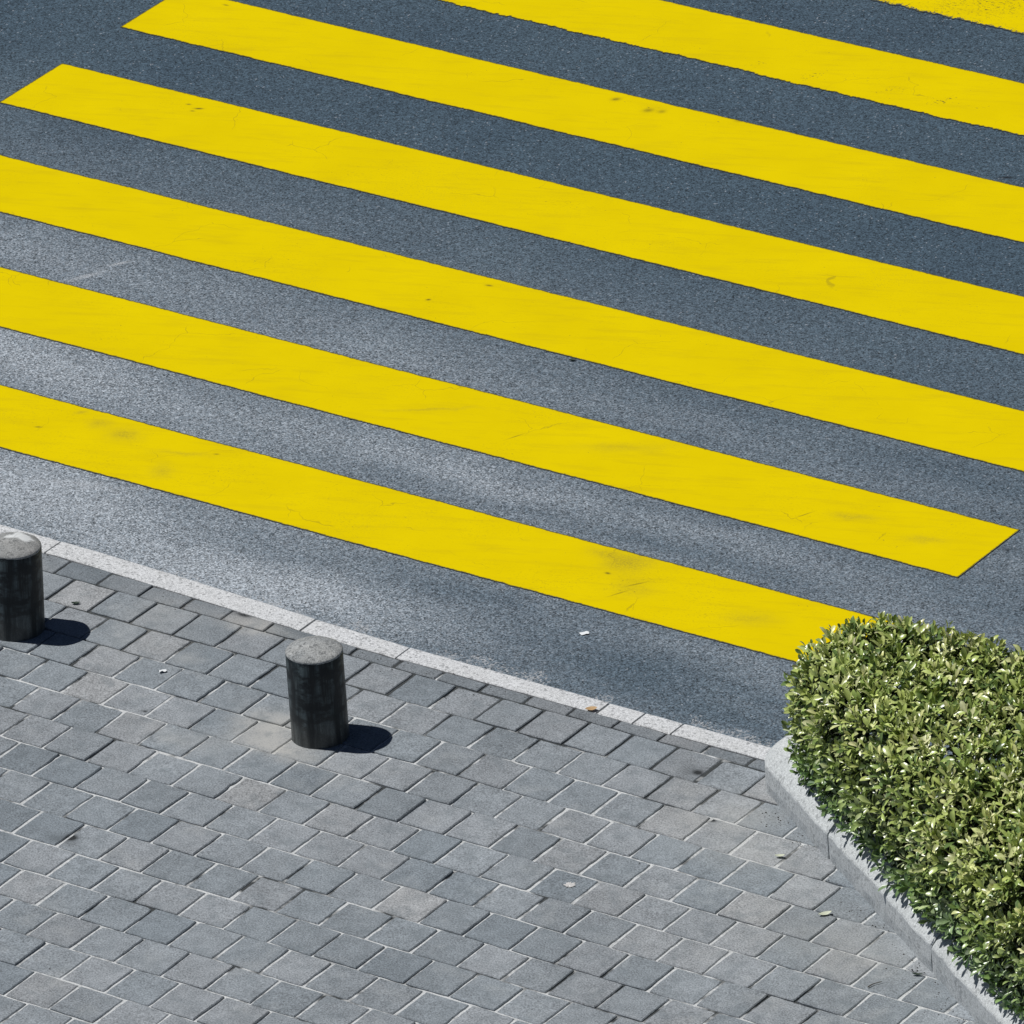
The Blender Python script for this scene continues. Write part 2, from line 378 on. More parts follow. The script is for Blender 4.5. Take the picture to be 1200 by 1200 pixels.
def stripe(n, rough_lo, rough_hi, wear_fn):
    ylo = n * STRIPE_P; yhi = ylo + STRIPE_W
    dx = 0.012
    nx = int((X1 - X0) / dx)
    xs = np.linspace(X0, X1, nx + 1)
    def jag(seed, amp):
        r = np.random.default_rng(seed)
        a = r.normal(0, 1, nx + 1)
        b = np.convolve(r.normal(0, 1, nx + 1), np.ones(5) / 5 ** .5, 'same')
        c = np.interp(np.arange(nx + 1), np.linspace(0, nx, nx // 40 + 2), r.normal(0, 1, nx // 40 + 2))
        return amp * (0.5 * a + 0.7 * b + 0.8 * c)
    lo = ylo + jag(100 + n, rough_lo); hi = yhi + jag(200 + n, rough_hi)
    ts = [0.0, 0.010, 0.022, 0.06, 0.2, 0.31, 0.42, 0.56, STRIPE_W - 0.022, STRIPE_W - 0.010, STRIPE_W]
    verts = []; edge = []; wear = []
    def endj(k): return 0.003 * mnoise.noise((k * 3.1, n * 7.7, 0.3))
    for i, x in enumerate(xs):
        for k, t in enumerate(ts):
            f = t / STRIPE_W
            xx = x + (endj(k * 2.3) if i in (0, nx) else 0)
            y = lo[i] + t if f < 0.5 else hi[i] - (STRIPE_W - t)
            ed = min(t, STRIPE_W - t, x - X0, X1 - x)
            verts.append((xx, y, 0.004))
            edge.append(ed); wear.append(wear_fn(x, f))
    K = len(ts); faces = []
    for i in range(nx):
        for k in range(K - 1):
            a = i * K + k
            faces.append((a, a + K, a + K + 1, a + 1))
    # sides going down to the road
    loop = [i * K for i in range(nx + 1)] + [nx * K + k for k in range(1, K)] + [i * K + K - 1 for i in range(nx - 1, -1, -1)] + [k for k in range(K - 2, 0, -1)]
    base = len(verts)
    for q in loop:
        v = verts[q]; verts.append((v[0], v[1], 0.0008)); edge.append(0.0); wear.append(0.0)
    L = len(loop)
    for j in range(L):
        j2 = (j + 1) % L
        faces.append((loop[j], base + j, base + j2, loop[j2]))
    o = mesh_obj('crosswalk_stripe', verts, faces, M_YELLOW)
    a = o.data.attributes.new('edge', 'FLOAT', 'POINT'); a.data.foreach_set('value', edge)
    a = o.data.attributes.new('wear', 'FLOAT', 'POINT'); a.data.foreach_set('value', wear)
    return o

STRIPE_LABELS = [
    'yellow crossing stripe nearest the kerb, its end tucked behind the hedge',
    'yellow crossing stripe second from the kerb, with its square right end showing',
    'third yellow crossing stripe counted from the kerb, in the middle of the crossing',
    'fourth yellow crossing stripe from the kerb, its whole left end in view',
    'fifth yellow crossing stripe from the kerb, its left end cut by the top edge',
    'sixth yellow crossing stripe from the kerb, with ragged lower edge',
    'farthest yellow crossing stripe, only a pitted corner of it showing at the top right']
for n in range(7):
    wf = [lambda x, f: 0.25, lambda x, f: 0.12, lambda x, f: 0.08, lambda x, f: 0.08,
          lambda x, f: max(0.0, min(1, (x + 2.5) / 2)) * 0.55 * (1 if f > 0.5 else 0.3), lambda x, f: max(0.0, min(1, (x + 3.0) / 3)) * 0.6,
          lambda x, f: 1.6 if f < 0.75 else 1.0][n]
    o = stripe(n, [0.0016, 0.0016, 0.0016, 0.0017, 0.0022, 0.0062, 0.006][n], [0.0016, 0.0015, 0.0016, 0.0016, 0.0017, 0.002, 0.003][n], wf)
    tag(o, STRIPE_LABELS[n], 'crossing stripe', 'yellow stripes of the crossing')

# ------------------------------------------------------------------ kerb line
def kerb_out(x):      # road side of the kerb
    t = min(1, max(0, (x + 3.9) / 2.6)); t = t * t * (3 - 2 * t) * .5 + t * .5
    return -0.868 + t * (-0.966 + 0.868)
def kerb_in(x):
    t = min(1, max(0, (x + 3.9) / 2.1)); t = t * t * (3 - 2 * t) * .5 + t * .5
    return -1.022 + t * (-1.098 + 1.022)

def kerb():
    joints = [-30.0, -12.3, -10.9, -9.5, -8.1, -6.75, -5.35, -3.85, -2.12, -1.50, -0.238, -0.015, 0.222, 1.45, 2.7, 4.0, 5.3, 6.6, 8.0, 30.0]
    verts = []; faces = []
    for a, b in zip(joints[:-1], joints[1:]):
        a += 0.006; b -= 0.006
        m = max(2, int((b - a) / 0.06)); m = min(m, 60)
        z = PZ + rnd.uniform(-0.002, 0.003)
        prev = None
        for i in range(m + 1):
            x = a + (b - a) * i / m
            e = 0.0
            if i in (0, m): e = 0.004
            yo, yi = kerb_out(x), kerb_in(x)
            j1 = 0.0025 * mnoise.noise((x * 9, 1.3, 0)); j2 = 0.003 * mnoise.noise((x * 11, 5.3, 0))
            ring = [(x, yo + j1, -0.05), (x, yo + j1, z - 0.012), (x, yo + j1 - 0.005, z - 0.003 - e * .5), (x, yo + j1 - 0.012, z - e),
                    (x, yi + j2 + 0.007, z - e), (x, yi + j2 + 0.002, z - 0.004 - e), (x, yi + j2, z - 0.05)]
            base = len(verts); verts.extend(ring)
            if prev is not None:
                for k in range(len(ring) - 1): faces.append((prev + k, base + k, base + k + 1, prev + k + 1))
            if i == 0: faces.append(tuple(range(base, base + len(ring))))
            if i == m: faces.append(tuple(reversed(range(base, base + len(ring)))))
            prev = base
    tag(mesh_obj('kerb', verts, faces, M_KERB), 'pale granite kerb stones between road and paving', None, None, 'structure')
kerb()

# ------------------------------------------------------------------ pavement
PITCH_X, PITCH_Y = 0.2755, 0.264
def row_y(n, x):       # front (camera side) joint of row n; row 0 is the cut row along the kerb
    if n < 0: return kerb_in(x) - 0.004
    drift = -0.006 * (x + 2.0) * (n > 0) * min(1, n / 5)
    w = 0.006 * mnoise.noise((x * 0.9, n * 3.7, 0.5))
    extra = -0.006 if x > -0.5 else 0
    return -1.192 - n * PITCH_Y + drift + w

def pavers():
    r = random.Random(21)
    verts = []; faces = []; tones = []
    XA, XB = -9.5, 6.5
    palette = [((0.212, 0.238, 0.260), 30), ((0.231, 0.255, 0.276), 34), ((0.249, 0.269, 0.288), 24), ((0.194, 0.222, 0.246), 10), ((0.268, 0.284, 0.299), 9), ((0.288, 0.299, 0.308), 3)]
    bag = [c for c, k in palette for _ in range(k)]
    for n in range(0, 32):
        phase = 0.754 if n % 2 == 0 else 0.894
        x = phase - PITCH_X * math.ceil((phase - XA) / PITCH_X)
        x += r.uniform(-0.008, 0.008)
        step = PITCH_X
        k = 0
        joints = []
        while x < XB:
            joints.append(x + r.gauss(0, 0.0045)); x += step
        for a, b in zip(joints[:-1], joints[1:]):
            xm = (a + b) / 2
            y1 = row_y(n - 1, xm) if n > 0 else kerb_in(xm) - 0.003
            y0 = row_y(n, xm)
            gx = r.uniform(0.006, 0.0095); gy = r.uniform(0.0035, 0.0075)
            if n == 0: gy = 0.004
            xa, xb, ya, yb = a + gx, b - gx, y0 + gy, y1 - gy
            if n == 0: yb = y1 - 0.003
            cx, cy = (xa + xb) / 2 + r.gauss(0, 0.001), (ya + yb) / 2 + r.gauss(0, 0.0015)
            hw, hh = (xb - xa) / 2, (yb - ya) / 2
            sl = (row_y(n, b) - row_y(n, a)) / (b - a)
            rot = r.gauss(0, 0.007) + sl
            z = PZ + r.gauss(0, 0.0014) - 0.001
            tx, ty = r.gauss(0, 0.008), r.gauss(0, 0.008)
            c0 = r.choice(bag)
            f = r.uniform(0.93, 1.07)
            if n == 0: f *= 0.82
            tone = tuple(q * f for q in c0)
            S = 7
            base_pts = []
            for (u0, v0, u1, v1) in ((-1, -1, 1, -1), (1, -1, 1, 1), (1, 1, -1, 1), (-1, 1, -1, -1)):
                for i in range(S):
                    t = i / S
                    base_pts.append((u0 + (u1 - u0) * t, v0 + (v1 - v0) * t))
            rings = []
            cr, sr = math.cos(rot), math.sin(rot)
            wobx = [r.gauss(0, 0.0009) for _ in base_pts]
            chip = [max(0, r.gauss(0, 1) - 1.9) * 0.006 for _ in base_pts]
            for inset, dz in ((0.0, -0.035), (0.0, -0.0045), (0.0045, 0.0)):
                ring = []
                for q, (u, v) in enumerate(base_pts):
                    corner = 0.0018 if (abs(u) == 1 and abs(v) == 1) else 0.0
                    ins = inset + corner + chip[q] * (1 if dz > -0.03 else 0) - wobx[q]
                    px = u * max(hw - ins, 0.01) if abs(u) >= abs(v) else u * hw * (1 - inset / hw)
                    py = v * max(hh - ins, 0.01) if abs(v) >= abs(u) else v * hh * (1 - inset / hh)
                    X = cx + px * cr - py * sr; Y = cy + px * sr + py * cr
                    ring.append((X, Y, z + dz + px * tx + py * ty))
                base = len(verts); verts.extend(ring); rings.append(base)
            L = len(base_pts)
            for ra, rb in zip(rings[:-1], rings[1:]):
                for q in range(L):
                    q2 = (q + 1) % L
                    faces.append((ra + q, ra + q2, rb + q2, rb + q))
            faces.append(tuple(range(rings[-1], rings[-1] + L)))
            tones.extend([tone] * (3 * L))
    o = mesh_obj('pavement', verts, faces, M_PAVER)
    a = o.data.attributes.new('tone', 'FLOAT_COLOR', 'POINT')
    a.data.foreach_set('color', np.array([(*t, 1) for t in tones], dtype=np.float32).ravel())
    tag(o, 'grey concrete paving laid in staggered rows beside the kerb', None, None, 'structure')
    # sand bed seen in the joints
    xs = np.arange(XA, XB, 0.035); ys = np.arange(-9.7, -1.0, 0.035)
    nx, ny = len(xs), len(ys)
    vs = []
    for y in ys:
        for x in xs:
            d = 0.0098 + 0.0064 * mnoise.noise((x * 1.9, y * 1.9, 3.0)) + 0.003 * mnoise.noise((x * 9, y * 9, 8.0))
            yy = min(y, kerb_in(x) - 0.001)
            vs.append((x, yy, PZ - max(0.0025, d)))
    fs = [(j * nx + i, j * nx + i + 1, (j + 1) * nx + i + 1, (j + 1) * nx + i) for j in range(ny - 1) for i in range(nx - 1)]
    tag(mesh_obj('pavement_bed', vs, fs, M_MORTAR, smooth=True), 'pale joint sand between the paving blocks', None, None, 'structure')
    # the paving goes on outside the frame
    w = 200.0
    B = [(-w, -w, PZ - .012), (w, -w, PZ - .012), (w, -9.7, PZ - .012), (-w, -9.7, PZ - .012),
         (-w, -9.7, PZ - .012), (XA, -9.7, PZ - .012), (XA, -1.02, PZ - .012), (-w, -1.02, PZ - .012),
         (XB, -9.7, PZ - .012), (w, -9.7, PZ - .012), (w, -1.09, PZ - .012), (XB, -1.09, PZ - .012)]
    tag(mesh_obj('pavement_apron', B, [(0, 1, 2, 3), (4, 5, 6, 7), (8, 9, 10, 11)], M_MORTAR), 'plain pavement ground beyond the laid paving', None, None, 'structure')
pavers()

# ------------------------------------------------------------------ bollards
def lathe(profile, seg=64, jitter=0.0, seed=0):
    verts = []; faces = []
    for k, (r, z) in enumerate(profile):
        for i in range(seg):
            a = 2 * math.pi * i / seg
            j = jitter * mnoise.noise((math.cos(a) * 3 + seed, math.sin(a) * 3, z * 9)) if r > 1e-5 else 0
            verts.append(((r + j) * math.cos(a), (r + j) * math.sin(a), z + j * 0.5))
    for k in range(len(profile) - 1):
        for i in range(seg):
            i2 = (i + 1) % seg
            faces.append((k * seg + i, k * seg + i2, (k + 1) * seg + i2, (k + 1) * seg + i))
    faces.append(tuple(range((len(profile) - 1) * seg, len(profile) * seg)))
    return verts, faces

def bollard(x, y, label, tilt=None, turn=0.0, capmat=None):
    root = empty('bollard', (x, y, PZ - 0.003))
    tag(root, label, 'bollard', 'stone bollards along the pavement edge')
    R, H = 0.1485, 0.492
    v, f = lathe([(R + 0.001, -0.05), (R + 0.001, 0.0), (R, 0.02), (R, 0.2), (R - 0.0005, 0.4), (R - 0.001, H - 0.006), (R - 0.004, H)], 72, 0.0012, x)
    s = mesh_obj('shaft', v, f, M_SHAFT, root, True)
    prof = [(R - 0.0025, H - 0.004), (R - 0.0005, H + 0.0025), (R - 0.006, H + 0.010)]
    for k in range(1, 11):
        t = 1 - k / 10 * 0.985
        prof.append(((R - 0.006) * t, H + 0.010 + 0.040 * (1 - t ** 2.2)))
    v, f = lathe(prof, 72, 0.0022, x + 5)
    c = mesh_obj('cap', v, f, capmat or M_CAP, root, True)
    root.rotation_euler = tilt or (0, 0, 0)
    if turn: root.rotation_euler.z = turn
    return root
bollard(-1.3556, -1.9718, 'dark stone bollard with grey domed top, standing whole in view on the paving')
bollard(-3.452, -1.792, 'leftmost dark stone bollard, cut by the photo edge, pale splash on its top', tilt=(math.radians(-1.2), math.radians(2.2), 0), capmat=M_CAPS)
# ------------------------------------------------------------------ planter
AD = Vector((0.8327, -0.5537)).normalized()     # direction of the long open side
AN = Vector((-AD.y, AD.x))                       # inward normal
A0 = Vector((1.24, -1.543))                      # a point on the outer face
XEND = 5.2

def outline(inset, yback, r):
    """open path: back side (from the far end) - rounded nose - long side; points with cumulative length"""
    a0 = A0 + AN * inset
    cy = yback - r
    cx = (r - (cy - a0.y) * AN.y) / AN.x + a0.x
    pts = []
    n = 60
    for i in range(n): pts.append(Vector((XEND + (cx - XEND) * i / n, yback)))
    a_start = math.pi / 2; a_end = math.atan2(-AN.y, -AN.x) % (2 * math.pi)
    for i in range(40):
        a = a_start + (a_end - a_start) * i / 39
        pts.append(Vector((cx + r * math.cos(a), cy + r * math.sin(a))))
    p0 = pts[-1]
    L = (XEND - p0.x) / AD.x
    m = 90
    for i in range(1, m + 1): pts.append(p0 + AD * (L * i / m))
    return pts

def resample(pts, ds):
    out = [pts[0]]; acc = 0
    s = [0.0]
    for a, b in zip(pts[:-1], pts[1:]): s.append(s[-1] + (b - a).length)
    n = max(2, int(s[-1] / ds)); res = []
    j = 0
    for i in range(n + 1):
        t = s[-1] * i / n
        while j < len(s) - 2 and s[j + 1] < t: j += 1
        u = (t - s[j]) / max(1e-9, s[j + 1] - s[j])
        p = pts[j].lerp(pts[j + 1], u)
        d = (pts[j + 1] - pts[j]).normalized()
        res.append((t, p, d))
    return res

def planter():
    root = empty('planter', (1.1, -1.18, PZ))
    tag(root, 'low grey stone planter kerb with a rounded nose around the hedge', 'planter')
    path = resample(outline(0.0, -0.955, 0.245), 0.02)
    tot = path[-1][0]
    # where joints fall, measured on the long side by x
    jt = []
    for xj in (1.655, 2.70, 3.745, 4.79):
        k = min(range(len(path)), key=lambda i: abs(path[i][1].x - xj) + (0 if path[i][1].y < -1.4 else 9))
        jt.append(path[k][0])
    first = jt[0] - 1.30
    back = []
    t = first
    while t > 0.3: back.append(t); t -= 1.26
    cuts = [0.0] + sorted(back) + jt + [tot]
    prof = [(0.006, -0.04), (0.004, 0.0), (0.0, 0.06), (0.0, 0.143), (0.004, 0.153), (0.016, 0.168), (0.04, 0.194), (0.065, 0.217), (0.09, 0.236), (0.12, 0.249), (0.15, 0.254), (0.185, 0.255), (0.195, 0.245), (0.195, 0.02)]
    o3 = Vector((1.1, -1.18, 0))
    for si, (c0, c1) in enumerate(zip(cuts[:-1], cuts[1:])):
        a, b = c0 + 0.0055, c1 - 0.0055
        ts = [a] + [q[0] for q in path if a + 0.006 < q[0] < b - 0.006] + [b]
        verts = []; faces = []; prev = None
        dz = rnd.uniform(-0.003, 0.003); do = rnd.uniform(-0.003, 0.003)
        for i, t in enumerate(ts):
            k = min(len(path) - 2, max(0, int(t / tot * (len(path) - 1))))
            (t0, p0, d0), (t1, p1, d1) = path[k], path[k + 1]
            u = (t - t0) / (t1 - t0)
            p = p0.lerp(p1, u); d = d0.lerp(d1, u).normalized()
            nn = Vector((-d.y, d.x))
            endb = 0.006 if i in (0, len(ts) - 1) else 0.0
            base = len(verts)
            for (o_, z_) in prof:
                w = 0.005 * mnoise.noise((t * 7, z_ * 25, si * 4.0)) + 0.0028 * mnoise.noise((t * 31, z_ * 60, si))
                q = p + nn * (o_ + do + w + endb * (0.5 if z_ < 0.19 else 0))
                verts.append((q.x - o3.x, q.y - o3.y, z_ + dz + (w * 0.6 - endb * 0.7 if z_ > 0.1 else 0)))
            if prev is not None:
                for q in range(len(prof) - 1): faces.append((prev + q, prev + q + 1, base + q + 1, base + q))
            if i == 0: faces.append(tuple(reversed(range(base, base + len(prof)))))
            if i == len(ts) - 1: faces.append(tuple(range(base, base + len(prof))))
            prev = base
        mesh_obj('kerb_stone', verts, faces, M_PLANTER, root, False)
    ins = [q[1] for q in resample(outline(0.19, -0.96 - 0.19, 0.06), 0.1)]
    top = [(p.x - o3.x, p.y - o3.y, 0.20) for p in ins]; bot = [(p.x - o3.x, p.y - o3.y, -0.02) for p in ins]
    n = len(ins)
    fs = [tuple(range(n)), tuple(reversed(range(n, 2 * n)))] + [(i, (i + 1) % n, n + (i + 1) % n, n + i) for i in range(n)]
    mesh_obj('soil', top + bot, fs, M_SOIL, root)
    return root
planter()

# ------------------------------------------------------------------ hedge
HEDGE_TOP = 1.02
def hedge():
    root = empty('hedge', (1.45, -1.25, PZ + 0.15))
    tag(root, 'clipped green hedge with glossy yellow green leaves growing in the stone planter', 'hedge')
    off = np.array([1.45, -1.25, PZ + 0.15])
    pts = outline(0.035, -0.80, 0.44)
    ring = resample(pts, 0.01)
    # close along the far end
    a, b = ring[-1][1], ring[0][1]
    Lc = (b - a).length; nC = int(Lc / 0.01)
    P = np.array([q[1] for q in ring] + [a.lerp(b, i / nC) for i in range(1, nC)])
    Dv = np.roll(P, -1, 0) - np.roll(P, 1, 0)
    Dv /= np.linalg.norm(Dv, axis=1)[:, None]
    INW = np.stack([-Dv[:, 1], Dv[:, 0]], 1)       # inward normal (path runs with the inside on its left)
    ztop, R, zbot = HEDGE_TOP, 0.235, 0.335
    def lump(x, y, z):
        return 0.030 * mnoise.noise((x * 3.1, y * 3.1, z * 3.1)) + 0.018 * mnoise.noise((x * 8.0, y * 8.0, z * 8.0 + 4))
    pos = []; nor = []
    sides = int(4300 * 1.0)
    perim = len(P) * 0.01
    def add_side(density, depth, jit):
        cnt = int(perim * (ztop - R - zbot + R * 1.2) * density)
        for _ in range(cnt):
            i = rnd.randrange(len(P))
            s = rnd.random() * (ztop - R - zbot + R * math.pi / 2)
            nx, ny = -INW[i]
            if s < ztop - R - zbot:
                z = zbot + s
                u = (z - zbot) / (ztop - R - zbot)
                o = -0.020 * (1 - u) ** 2 + 0.012 * math.sin(u * math.pi)
                n = Vector((nx, ny, -0.15 + 0.35 * u)).normalized()
                base = Vector((P[i][0] + nx * o, P[i][1] + ny * o, z))
            else:
                a = (s - (ztop - R - zbot)) / R
                n = Vector((nx * math.cos(a), ny * math.cos(a), math.sin(a)))
                base = Vector((P[i][0] - nx * R * (1 - math.cos(a)), P[i][1] - ny * R * (1 - math.cos(a)), ztop - R + R * math.sin(a)))
            l = lump(*base)
            q = base + n * (l - depth + rnd.uniform(-jit, jit))
            pos.append(q); nor.append(n)
    from mathutils.geometry import intersect_point_tri_2d
    poly = P[::6]
    def inside(x, y):
        c = False; j = len(poly) - 1
        for i in range(len(poly)):
            xi, yi = poly[i]; xj, yj = poly[j]
            if (yi > y) != (yj > y) and x < (xj - xi) * (y - yi) / (yj - yi) + xi: c = not c
            j = i
        return c
    def add_top(density, depth, jit):
        x0, y0 = P.min(0); x1, y1 = P.max(0)
        cnt = int((x1 - x0) * (y1 - y0) * density)
        for _ in range(cnt):
            x = x0 + rnd.random() * (x1 - x0); y = y0 + rnd.random() * (y1 - y0)
            if not inside(x, y): continue
            d = np.min(np.hypot(P[::4, 0] - x, P[::4, 1] - y))
            if d < R * 0.8: continue
            z = ztop + lump(x, y, ztop) - depth + rnd.uniform(-jit, jit)
            pos.append(Vector((x, y, z))); nor.append(Vector((0, 0, 1)))
    add_side(350, 0.0, 0.024); add_top(350, 0.0, 0.028)
    n_outer = len(pos)
    add_side(260, 0.06, 0.02); add_top(260, 0.065, 0.02)
    n_mid = len(pos)
    add_side(240, 0.11, 0.03); add_top(220, 0.115, 0.03)
    # leaf template: obovate blade folded along the midrib and curling back, 4 stations
    st = [(0.0, 0.02, 0), (0.28, 0.26, 0.03), (0.58, 0.50, 0.03), (0.84, 0.38, 0.0), (1.0, 0.0, -0.06)]
    T = []; V = []
    for (u, w, h) in st:
        if w == 0.0: T.append((u, 0, h)); V.append(1)
        else:
            T += [(u, -w, h + 0.16 * w), (u, 0, h), (u, w, h + 0.16 * w)]; V += [0, 1, 0]
    T = np.array(T); V = np.array(V, dtype=np.float32)
    F = []
    for k in range(3):
        b = k * 3
        F += [(b, b + 3, b + 4, b + 1), (b + 1, b + 4, b + 5, b + 2)]
    F4 = np.array(F); F3 = np.array([(9, 12, 10), (10, 12, 11)])
    bases = []; axes = []; norms = []; lens = []; wids = []; tones = []
    pal = np.array([(0.385, 0.465, 0.130), (0.455, 0.525, 0.175), (0.28, 0.375, 0.10), (0.575, 0.61, 0.27), (0.135, 0.21, 0.06), (0.63, 0.645, 0.36)])
    palw = [0.26, 0.25, 0.20, 0.13, 0.10, 0.06]
    for idx, (q, n) in enumerate(zip(pos, nor)):
        layer = 0 if idx < n_outer else (1 if idx < n_mid else 2)
        # the shoot leans out of the hedge and up towards the light
        ax = (n * 0.85 + Vector((0, 0, 0.45)) + Vector((rnd.gauss(0, .33), rnd.gauss(0, .33), rnd.gauss(0, .22)))).normalized()
        side = ax.cross(Vector((rnd.gauss(0, 1), rnd.gauss(0, 1), rnd.gauss(0, 1)))).normalized()
        oth = ax.cross(side)
        m = rnd.choice((5, 6, 6, 7, 8)) if layer == 0 else rnd.choice((4, 5, 6))
        ph = rnd.random() * 6.28
        t0 = pal[rng.choice(6, p=palw)]
        sz = rnd.uniform(0.85, 1.15)
        for k in range(m):
            a = ph + k * 2.4
            open_ = rnd.uniform(0.65, 1.45) if k < m - 2 else rnd.uniform(0.2, 0.7)     # angle away from the shoot axis
            rad = side * math.cos(a) + oth * math.sin(a)
            d = (ax * math.cos(open_) + rad * math.sin(open_)).normalized()
            nn = (ax * math.sin(open_) - rad * math.cos(open_))
            nn = (nn + Vector((rnd.gauss(0, .16), rnd.gauss(0, .16), rnd.gauss(0, .16)))).normalized()
            nn = (nn - d * nn.dot(d)).normalized()
            bases.append(q - ax * (0.012 * (m - k) - 0.02) + rad * 0.004); axes.append(d); norms.append(nn)
            L = sz * rnd.uniform(0.046, 0.078) * (0.75 if k >= m - 2 else 1.0)
            lens.append(L); wids.append(L * rnd.uniform(0.34, 0.45))
            v = t0 * rnd.uniform(0.62, 1.20)
            if k >= m - 2: v = v * np.array([1.2, 1.15, 1.15])
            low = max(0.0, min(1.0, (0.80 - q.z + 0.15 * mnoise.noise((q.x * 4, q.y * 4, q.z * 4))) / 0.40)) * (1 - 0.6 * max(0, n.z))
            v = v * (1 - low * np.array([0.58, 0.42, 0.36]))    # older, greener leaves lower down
            if layer > 0: v = t0 * rnd.uniform(0.12, 0.26) * np.array([0.75, 0.95, 0.95])   # inner leaves coloured dark to stand for shade in the gaps
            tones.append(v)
    B = np.array(bases); AX = np.array(axes); NO = np.array(norms); SI = np.cross(NO, AX)
    Ln = np.array(lens)[:, None, None]; Wd = np.array(wids)[:, None, None]
    curl = rng.uniform(-0.16, 0.10, len(B))[:, None, None]
    Tu = T[None, :, 0:1]; Tv = T[None, :, 1:2]; Th = T[None, :, 2:3]
    W = B[:, None, :] + AX[:, None, :] * Tu * Ln + SI[:, None, :] * Tv * Wd + NO[:, None, :] * (Th * Ln + curl * Ln * Tu ** 2) 
    nl = len(B); nv = len(T)
    verts = (W.reshape(-1, 3) - off).astype(np.float32)
    offs = (np.arange(nl) * nv)[:, None, None]
    q4 = (F4[None] + offs).reshape(-1); q3 = (F3[None] + offs).reshape(-1)
    me = bpy.data.meshes.new('foliage')
    me.vertices.add(len(verts)); me.vertices.foreach_set('co', verts.ravel())
    n4 = nl * len(F4); n3 = nl * len(F3)
    me.loops.add(len(q4) + len(q3)); me.loops.foreach_set('vertex_index', np.concatenate([q4, q3]).astype(np.int32))
    me.polygons.add(n4 + n3)
    me.polygons.foreach_set('loop_start', np.concatenate([np.arange(n4) * 4, n4 * 4 + np.arange(n3) * 3]).astype(np.int32))
    me.polygons.foreach_set('use_smooth', np.ones(n4 + n3, dtype=bool))
    me.update(calc_edges=True); me.validate()
    a = me.attributes.new('tone', 'FLOAT_COLOR', 'POINT')
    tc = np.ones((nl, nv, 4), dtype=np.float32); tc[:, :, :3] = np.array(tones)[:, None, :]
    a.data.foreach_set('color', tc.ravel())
    a = me.attributes.new('vein', 'FLOAT', 'POINT'); a.data.foreach_set('value', np.tile(V, nl))
    me.materials.append(M_LEAF)
    o = bpy.data.objects.new('foliage', me); COL.objects.link(o); o.parent = root
    print('leaves', nl)
    # woody stems from the soil to the shoots
    sv = []; sf = []
    def tube(path, r0, r1, k=5):
        base = len(sv)
        for i, q in enumerate(path):
            r_ = r0 + (r1 - r0) * i / (len(path) - 1)
            for j in range(k):
                an = 2 * math.pi * j / k
                sv.append((q.x + r_ * math.cos(an) - off[0], q.y + r_ * math.sin(an) - off[1], q.z - off[2]))
        for i in range(len(path) - 1):
            for j in range(k):
                j2 = (j + 1) % k
                sf.append((base + i * k + j, base + i * k + j2, base + (i + 1) * k + j2, base + (i + 1) * k + j))
    inner = pos[n_mid:]
    for q in rnd.sample(inner, min(len(inner), 520)):
        g = Vector((q.x + rnd.gauss(0, .05), q.y + rnd.gauss(0, .05), 0.29))
        if not inside(g.x, g.y): continue
        mid = g.lerp(q, 0.55) + Vector((rnd.gauss(0, .03), rnd.gauss(0, .03), 0))
        tube([g, mid, q], 0.008, 0.003)
    mesh_obj('stems', sv, sf, M_BARK, root)
hedge()

# ------------------------------------------------------------------ small litter
def leaf_mesh(L, W, curl, seed):
    r = random.Random(seed); v = []; f = []
    n = 8
    for i in range(n + 1):
        u = i / n
        w = W * math.sin(math.pi * min(1, u * 0.96 + 0.02)) ** 0.8
        h = curl * (u - 0.5) ** 2 * 4
        for s, e in ((-1, 0.004), (-0.5, 0.001), (0, 0), (0.5, 0.001), (1, 0.004)):
            v.append(((u - 0.5) * L, s * w / 2 + r.uniform(-.0006, .0006), 0.003 + h + e * w / W + r.uniform(0, .0008)))
    k = 5
    for i in range(n):
        for j in range(k - 1): f.append((i * k + j, (i + 1) * k + j, (i + 1) * k + j + 1, i * k + j + 1))
    m = len(v)
    v += [(a, b, c - 0.0008) for a, b, c in v]
    f += [tuple(reversed([q + m for q in ff])) for ff in f[:]]
    return v, f

def scrap_mesh(L, W, seed):
    r = random.Random(seed); v = []; f = []
    nx, ny = 5, 4
    for i in range(nx + 1):
        for j in range(ny + 1):
            x = (i / nx - .5) * L * (1 + r.uniform(-.12, .12)); y = (j / ny - .5) * W * (1 + r.uniform(-.12, .12))
            v.append((x, y, 0.003 + abs(r.gauss(0, 0.002))))
    for i in range(nx):
        for j in range(ny):
            a = i * (ny + 1) + j
            f.append((a, a + ny + 1, a + ny + 2, a + 1))
    m = len(v)
    v += [(a, b, c - 0.0009) for a, b, c in v]
    f += [tuple(reversed([q + m for q in ff])) for ff in f[:]]
    return v, f

def litter(name, cat, label, x, y, z, mat, vf, rz, group=None):
    o = mesh_obj(name, vf[0], vf[1], mat, None, True, (x, y, z))
    o.rotation_euler = (0, 0, rz)
    tag(o, label, cat, group)
    return o

